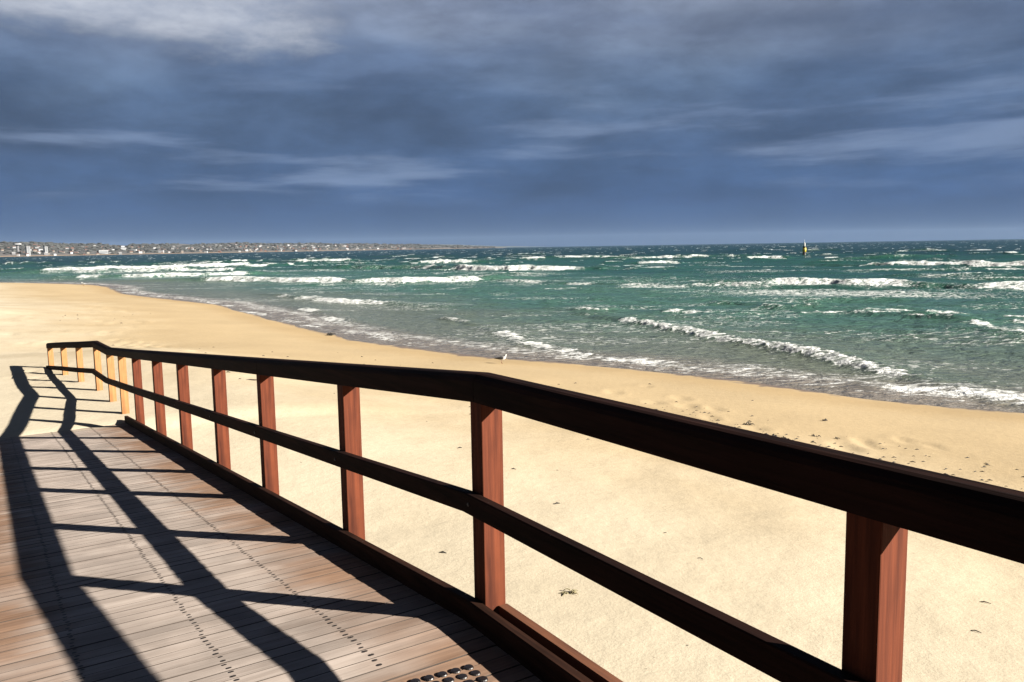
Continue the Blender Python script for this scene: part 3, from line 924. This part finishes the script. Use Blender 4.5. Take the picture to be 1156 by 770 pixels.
# ================================================================== railing
Ploc = []     # (along, across, handrail underside) of every post line, from the far side of the inner face
Wp = {-1: (1.72, 0.12, -0.570), 0: (0.727, 1.745, -0.588), 1: (-0.171, 3.201, -0.603), 2: (-0.960, 4.415, -0.727), 3: (-1.809, 5.720, -0.860), 4: (-2.545, 6.852, -0.975),
      5: (-3.358, 8.103, -1.103), 6: (-4.118, 9.271, -1.222), 7: (-4.928, 10.516, -1.349), 8: (-5.636, 11.605, -1.455), 9: (-6.338, 12.685, -1.562),
      10: (-7.101, 13.784, -1.570), 11: (-7.964, 14.841, -1.695), 12: (-8.871, 15.978, -1.820), 13: (-9.732, 17.033, -1.945)}
for i in range(-1, 14):
    x_, y_, z_ = Wp[i]
    a_, b_ = to_local(x_, y_)
    Ploc.append(Vector((a_, b_, EYE + z_ - ROOT[2])))
PWD, PDP = 0.088, 0.097        # post along / across


def sweep(profile, pts, name, mt, parent, ext0=0.0, ext1=0.0, bevel=0.0):
    """profile [(across, z)] swept along a polyline with mitred joints in plan"""
    pts = [p.copy() for p in pts]
    pts[0] = pts[0] + (pts[0] - pts[1]).normalized() * ext0
    pts[-1] = pts[-1] + (pts[-1] - pts[-2]).normalized() * ext1
    rings = []
    for i, p in enumerate(pts):
        d0 = (p - pts[i - 1]) if i > 0 else (pts[1] - p)
        d1 = (pts[i + 1] - p) if i < len(pts) - 1 else d0
        d0 = Vector((d0.x, d0.y, 0)).normalized(); d1 = Vector((d1.x, d1.y, 0)).normalized()
        t_ = (d0 + d1).normalized(); n_ = Vector((-t_.y, t_.x, 0)); sc_ = 1.0 / max(0.5, n_.dot(Vector((-d0.y, d0.x, 0))))
        rings.append([tuple(p + n_ * u_ * sc_ + Vector((0, 0, z_))) for u_, z_ in profile])
    mbx = MB().loft(rings)
    o = mbx.obj(name, mt, parent)
    bm = bmesh.new(); bm.from_mesh(o.data); bmesh.ops.recalc_face_normals(bm, faces=bm.faces)
    if bevel:
        es = [e for e in bm.edges if len(e.link_faces) == 2 and e.calc_face_angle(0) > 0.5]
        bmesh.ops.bevel(bm, geom=es, offset=bevel, segments=2, profile=0.5, affect='EDGES')
    bm.to_mesh(o.data); bm.free()
    return o


HR = 0.112
hp = [(0.004, 0.0), (0.004, HR - 0.030), (-0.003, HR - 0.017), (-0.018, HR - 0.004), (-0.030, HR), (-0.069, HR), (-0.085, HR - 0.006), (-0.100, HR - 0.026), (-0.101, 0.0)]
for i0, i1 in ((0, 2), (2, 4), (4, 6), (6, 8), (8, 14)):
    pl = [p + Vector((-0.035, 0, 0.0)) for p in Ploc[i0:i1 + 1]]
    sweep(hp, pl, 'handrail', m_rail, rail, 0.3 if i0 == 0 else -0.0015, 0.055 if i1 == 14 else -0.0015)
mt_ = 0.364
sweep([(0.042, -mt_ - 0.080), (0.042, -mt_ - 0.004), (0.038, -mt_), (0.004, -mt_), (0.001, -mt_ - 0.003), (0.001, -mt_ - 0.080)], Ploc, 'mid_rail', m_rail, rail, 0.3, 0.02)
rnd = random.Random(8)
for i, p in zip(range(-1, 14), Ploc):
    j = i + 1
    dr = (Ploc[min(j + 1, 14)] - Ploc[j]) if j < 14 else (Ploc[14] - Ploc[13])
    ang = math.atan2(dr.y, dr.x)
    slope = dr.z / math.hypot(dr.x, dr.y)
    z_bot = (EYE + 0) - EYE
    base = max(-1.6, -ROOT[2] + 0.70)     # foot of the post, set into the sand
    mbx = MB()
    x0, x1, y0, y1 = -PWD, 0.0, -PDP, 0.0
    v_, f_ = prism(x0, x1, y0, y1, base - p.z, 0.0)
    v_ = [(q_[0], q_[1], q_[2] if q_[2] < -0.1 else slope * q_[0] + 0.004) for q_ in v_]
    mbx.add(v_, f_)
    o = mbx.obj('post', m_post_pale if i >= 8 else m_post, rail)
    o.location = p; o.rotation_euler = (0, 0, ang)
    bm = bmesh.new(); bm.from_mesh(o.data); bmesh.ops.recalc_face_normals(bm, faces=bm.faces)
    bmesh.ops.bevel(bm, geom=[e for e in bm.edges if abs(e.verts[0].co.z - e.verts[1].co.z) > 0.2], offset=0.004, segments=2, profile=0.5, affect='EDGES')
    bm.to_mesh(o.data); bm.free()
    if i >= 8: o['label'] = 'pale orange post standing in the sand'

# bolt heads through the mid rail
m_bolt = plain('galvanised_bolt', (0.045, 0.042, 0.042, 1), 0.6, 0.3, 40)
bb = MB().loft([[(r_ * math.cos(2 * math.pi * k / 10), y_, r_ * math.sin(2 * math.pi * k / 10)) for k in range(10)] for r_, y_ in ((0.008, 0.0), (0.008, 0.003), (0.005, 0.005))])
bolt_me = bpy.data.meshes.new('bolt'); bolt_me.from_pydata(bb.v, [], bb.f); bolt_me.update(); bolt_me.materials.append(m_bolt)
for i, p in zip(range(-1, 14), Ploc):
    for zz, yy in ((-0.364 - 0.040, 0.0421),):
        o = bpy.data.objects.new('bolt', bolt_me); C.objects.link(o); o.parent = rail
        o.location = (p.x - 0.044, p.y + yy, p.z + zz)

# kerb board along the inner foot of the posts, and the edge board outside them on the landing
kp = [p + Vector((0, 0, -0.81)) for p in Ploc[:9]]
kp.append(Vector((9.42, kp[-1].y, kp[-1].z - SL * (9.42 - kp[-1].x))))
kl = [kp[i] for i in range(len(kp)) if i < 9] + [kp[-1]]
sweep([(0.042, -0.100), (0.042, -0.005), (0.037, 0.0), (0.004, 0.0), (0.001, -0.003), (0.001, -0.30)], kl, 'kerb_board', m_curb, bw, 0.3, 0.0)
ol = [Ploc[0] + Vector((0, 0, -0.83)), Ploc[1] + Vector((0, 0, -0.83)), Ploc[2] + Vector((-0.095, 0, -0.83))]
sweep([(-0.002, -0.14), (-0.002, -0.035), (-0.056, -0.035), (-0.056, -0.14)], [ol[1] + Vector((0.02, 0, 0)), ol[2]], 'edge_board', m_curb, bw)
sweep([(-0.058, -0.24), (-0.058, 0.002), (-0.096, 0.002), (-0.096, -0.24)], [ol[1] + Vector((0.005, 0, 0)), ol[2]], 'outer_board', m_outer, bw)
st_l = [Vector((0.0, 0, -0.10)), Vector((9.8, 0, -0.10 - SL * 9.8))]
sweep([(-0.100, -0.16), (-0.100, 0.0), (-0.140, 0.0), (-0.140, -0.16)], st_l, 'stringer', m_outer, bw)
for yl in (0.475, 1.385, 2.3):
    sweep([(yl + 0.03, -0.14), (yl + 0.03, 0.0), (yl - 0.03, 0.0), (yl - 0.03, -0.14)],
          [Vector((-3.5, 0, -0.034)), Vector((0, 0, -0.034)), Vector((9.0, 0, -0.034 - SL * 9.0))], 'joist', m_outer, bw)

# ================================================================== channel beacon
m_black = plain('black_marine_paint', (0.012, 0.013, 0.012, 1), 0.5, 0.2, 3)
m_yel = plain('yellow_marine_paint', (0.90, 0.66, 0.05, 1), 0.5, 0.1, 3)
m_whi = plain('white_marine_paint', (0.78, 0.78, 0.76, 1), 0.5, 0.06, 3)
bc = tag(empty('channel_beacon', (84.7, 237.5, 0.0)), 'black and yellow channel beacon standing in the sea near the horizon', 'beacon')
bc.scale = (0.85, 0.85, 0.85)
MB().cyl(0, 0, -3, 0.7, 0.55).obj('pile', m_black, bc, True)
MB().cyl(0, 0, 0.7, 2.2, 0.58).obj('yellow_band', m_yel, bc, True)
MB().cyl(0, 0, 2.2, 2.7, 0.62, 0.50).obj('platform', m_black, bc, True)
MB().cyl(0, 0, 2.6, 3.3, 0.30, 0.26).cyl(0, 0, 3.3, 3.9, 0.34, 0.20).obj('lantern', m_whi, bc, True)
MB().tube([(0.0, 0, 3.9), (0.0, 0, 4.9)], 0.05).obj('mast', m_whi, bc)
MB().tube([(-0.35, -0.58, -1), (-0.35, -0.58, 2.2)], 0.05).tube([(-0.05, -0.62, -1), (-0.05, -0.62, 2.2)], 0.05).obj('ladder', m_black, bc)

# ================================================================== gulls
m_gw = plain('gull_white', (0.80, 0.79, 0.76, 1), 0.8, 0.05, 20)
m_gd = plain('gull_dark_wing', (0.030, 0.028, 0.030, 1), 0.75, 0.2, 20)
m_gg = plain('gull_grey_wing', (0.42, 0.43, 0.45, 1), 0.75, 0.1, 20)
m_bill = plain('gull_bill', (0.20, 0.07, 0.03, 1), 0.5, 0.1, 20)


def ellipse_ring(c_, u_, w_, ru, rw, n=14):
    return [tuple(Vector(c_) + Vector(u_) * ru * math.cos(2 * math.pi * k / n) + Vector(w_) * rw * math.sin(2 * math.pi * k / n)) for k in range(n)]


def gull(loc, rz, label, wing, size=1.0):
    g_ = tag(empty('gull', loc, rz), label, 'gull')
    g_.scale = (size,) * 3
    # one body from tail to crown, facing +X: spine with upright rings that turn up the neck
    sp = [(-0.26, 0.215, 0.012, 0.008, 0), (-0.19, 0.222, 0.035, 0.022, 5), (-0.10, 0.225, 0.068, 0.058, 8), (0.0, 0.228, 0.082, 0.078, 10), (0.08, 0.245, 0.074, 0.076, 25),
          (0.135, 0.280, 0.052, 0.056, 48), (0.160, 0.325, 0.036, 0.038, 66), (0.172, 0.362, 0.034, 0.037, 50), (0.190, 0.384, 0.033, 0.033, 15), (0.222, 0.386, 0.018, 0.020, 0), (0.232, 0.384, 0.006, 0.006, 0)]
    rings = []
    for x_, z_, ry, rz_, an in sp:
        q_ = math.radians(an)
        rings.append(ellipse_ring((x_, 0, z_), (0, 1, 0), (-math.sin(q_), 0, math.cos(q_)), ry, rz_))
    o = MB().loft(rings).obj('body', m_gw, g_, True)
    for s_ in (-1, 1):
        wr = []
        for x_, z_, ry, rz_ in ((0.10, 0.262, 0.010, 0.030), (0.05, 0.262, 0.018, 0.055), (-0.05, 0.252, 0.018, 0.052), (-0.16, 0.240, 0.014, 0.032), (-0.27, 0.232, 0.010, 0.014), (-0.33, 0.228, 0.004, 0.005)):
            yc = s_ * (0.075 if x_ > -0.1 else 0.075 - (abs(x_) - 0.1) * 0.22)
            wr.append(ellipse_ring((x_, yc, z_), (0, 1, 0), (0, 0, 1), ry, rz_))
        MB().loft(wr).obj('wing', wing, g_, True)
        lg = MB().tube([(0.0, s_ * 0.03, 0.165), (-0.012, s_ * 0.032, 0.09), (0.008, s_ * 0.034, 0.004)], [0.011, 0.006, 0.006], 6)
        for fa_ in (-0.5, 0, 0.5):
            lg.tube([(0.006, s_ * 0.034, 0.005), (0.05 * math.cos(fa_), s_ * 0.034 + 0.05 * math.sin(fa_), 0.003)], [0.005, 0.003], 5)
        lg.obj('leg', m_bill, g_, True)
        MB().loft([ellipse_ring((0.206, s_ * y_, 0.394), (1, 0, 0), (0, 0, 1), r_, r_, 8) for y_, r_ in ((0.020, 0.007), (0.0285, 0.006), (0.0315, 0.002))]).obj('eye', m_gd, g_, True)
    MB().tube([(0.222, 0, 0.384), (0.262, 0, 0.380), (0.282, 0, 0.370)], [0.013, 0.009, 0.002], 8).obj('bill', m_bill, g_, True)


for x_, y_, rz, lab, wg, sz in ((-0.30, 22.9, -0.15, 'black backed gull with white breast standing on wet sand at the water edge', m_gd, 0.66),
                                (-43.2, 83.0, 3.0, 'small white gull standing on the far sand spit at left', m_gg, 1.0)):
    gull((x_, y_, ground_z(x_, y_) - 0.002), rz, lab, wg, sz)

# ================================================================== seaweed, twigs
m_weed = plain('dry_seaweed', (0.016, 0.013, 0.009, 1), 0.8, 0.5, 25)
m_twig = plain('driftwood_twig', (0.045, 0.032, 0.022, 1), 0.85, 0.3, 25)
m_sprig = plain('green_sprig', (0.22, 0.19, 0.10, 1), 0.8, 0.3, 25)


def weed_mesh(seed, size, n, flat=0.35):
    rd = random.Random(seed)
    mbx = MB()
    for k in range(n):
        an = rd.uniform(0, 6.283); r_ = size * 0.22 * rd.random() ** 0.7
        x_, y_ = r_ * math.cos(an) * 1.6, r_ * math.sin(an) * 0.8
        pts = [(x_, y_, 0.0)]
        hd = rd.uniform(0, 6.283)
        L = size * rd.uniform(0.25, 0.7)
        for q_ in range(1, 5):
            hd += rd.uniform(-0.9, 0.9)
            px_, py_, pz_ = pts[-1]
            pts.append((px_ + L / 4 * math.cos(hd), py_ + L / 4 * math.sin(hd), max(0.003, size * flat * math.sin(q_ / 4 * 3.0) * rd.uniform(0.3, 1.0))))
        w_ = size * rd.uniform(0.030, 0.062)
        mbx.tube(pts, [w_ * 0.5, w_, w_, w_ * 0.8, w_ * 0.25], 5)
    return mbx


WEEDS = [  # x, y, size, count, label
    (3.87, 12.13, 0.30, 16, 'largest dark seaweed clump on the wrack line, left of its twin'),
    (4.03, 11.88, 0.27, 14, 'dark seaweed clump close right of the largest clump on the wrack line'),
    (4.26, 10.85, 0.17, 9, 'dark seaweed clump alone on the wrack line just above the handrail middle'),
    (4.98, 10.04, 0.22, 12, 'flat dark seaweed clump near the right end of the wrack line'),
    (5.32, 9.65, 0.20, 10, 'dark seaweed clump furthest right on the wrack line'),
    (5.10, 9.63, 0.16, 8, None), (4.56, 10.41, 0.13, 7, None), (4.84, 10.49, 0.12, 6, None), (4.12, 11.06, 0.14, 7, None), (3.52, 12.28, 0.12, 6, None),
    (3.88, 13.32, 0.15, 7, None), (5.41, 13.96, 0.13, 6, None), (4.67, 12.44, 0.11, 6, None), (4.93, 12.3, 0.10, 5, None), (5.4, 9.38, 0.10, 5, None),
    (-3.82, 18.92, 0.36, 16, 'dark seaweed clump with two humps seen just above the handrail between posts'),
    (-5.70, 19.15, 0.22, 9, 'small dark seaweed clump left of the two humped clump above the handrail'),
    (-5.92, 19.18, 0.12, 5, None),
    (-7.15, 32.15, 0.36, 14, 'dark seaweed clump lying at the water edge left of the gull'),
    (0.64, 16.55, 0.16, 7, None), (1.35, 15.75, 0.24, 10, 'dark seaweed clump right of the railing bend, high on the beach'),
    (1.38, 7.27, 0.040, 4, None), (1.55, 6.62, 0.05, 3, None), (0.33, 6.53, 0.045, 4, None), (1.10, 5.04, 0.025, 3, None), (0.78, 4.74, 0.022, 3, None),
]
for k, (x_, y_, sz, n, lab) in enumerate(WEEDS):
    o = weed_mesh(900 + k, sz, n).obj('seaweed_clump', m_weed)
    o.location = (x_, y_, ground_z(x_, y_) - 0.004); o.rotation_euler = (0, 0, -0.3)
    tag(o, lab or 'small dark scrap of dried seaweed on the open sand', 'seaweed', 'seaweed scraps on the beach')


def twig(x_, y_, L, an, lab, mt):
    z_ = ground_z(x_, y_)
    o = MB().tube([(-L / 2, 0, 0.002), (-L * 0.1, L * 0.05, 0.010), (L / 2, 0, 0.004)], [L * 0.04, L * 0.06, L * 0.03], 6).obj('driftwood_twig', mt)
    o.location = (x_, y_, z_); o.rotation_euler = (0, 0, an)
    tag(o, lab, 'twig', 'twigs on the sand')


twig(3.52, 5.88, 0.075, -0.5, 'short dark twig on the sand right of the nearest post, the upper one', m_twig)
twig(3.15, 5.35, 0.065, -0.7, 'short dark twig on the sand right of the nearest post, the lower one', m_twig)
twig(-4.87, 15.11, 0.26, 0.1, 'dark stick on the sand between two red posts of the railing', m_twig)
o = weed_mesh(77, 0.13, 7, 0.2).obj('dry_sprig', m_sprig)
o.location = (0.40, 5.84, ground_z(0.40, 5.84)); tag(o, 'olive green dry sprig lying on the cream sand below the mid rail', 'sprig')

# fine wrack and shell grit strewn along the tide line: nobody could count it
rd = random.Random(31)
mbx = MB()
for k in range(420):
    t_ = rd.random()
    if k < 300:
        x_ = 2.2 + 4.6 * t_ + rd.gauss(0, 0.35); y_ = 14.2 - 6.0 * t_ + rd.gauss(0, 0.9)
    elif k < 312:
        x_ = -18.5 + rd.gauss(0, 1.6); y_ = 38 + rd.gauss(0, 4.0)
    else:
        x_ = rd.uniform(-14, 5); y_ = rd.uniform(6, 26)
    if shore_dist(np.array([x_]), np.array([y_]))[0] < 2.5: continue
    a_, b_ = to_local(x_, y_)
    if -0.3 < b_ < 3.0 and a_ < 17: continue
    L = rd.uniform(0.010, 0.038) * (1 if y_ < 16 else 1.5); an = rd.uniform(-0.8, 0.8)
    z_ = ground_z(x_, y_)
    mbx.tube([(x_ - L * math.cos(an), y_ - L * math.sin(an), z_ + 0.002), (x_, y_, z_ + 0.35 * L), (x_ + L * math.cos(an), y_ + L * math.sin(an), z_ + 0.002)], [L * 0.10, L * 0.22, L * 0.08], 5)
o = mbx.obj('beach_litter', m_weed)
tag(o, 'fine scattered wrack and grit strewn over the sand', 'beach litter', kind='stuff')

# ================================================================== sea haze
v_, f_ = prism(-14500, 14500, -400, 14500, -9, 190)
m_haze = bpy.data.materials.new('haze_air'); m_haze.use_nodes = True
hz = NT(m_haze.node_tree)
ho = hz.n('ShaderNodeOutputMaterial')
hv = hz.n('ShaderNodeVolumePrincipled', ins={'Color': (0.55, 0.74, 1.0, 1), 'Density': 0.000014, 'Anisotropy': 0.0})
hz.t.links.new(hv.outputs[0], ho.inputs['Volume'])
o = mesh_obj('haze', v_, f_, m_haze)
o['kind'] = 'stuff'
o.display_type = 'WIRE'
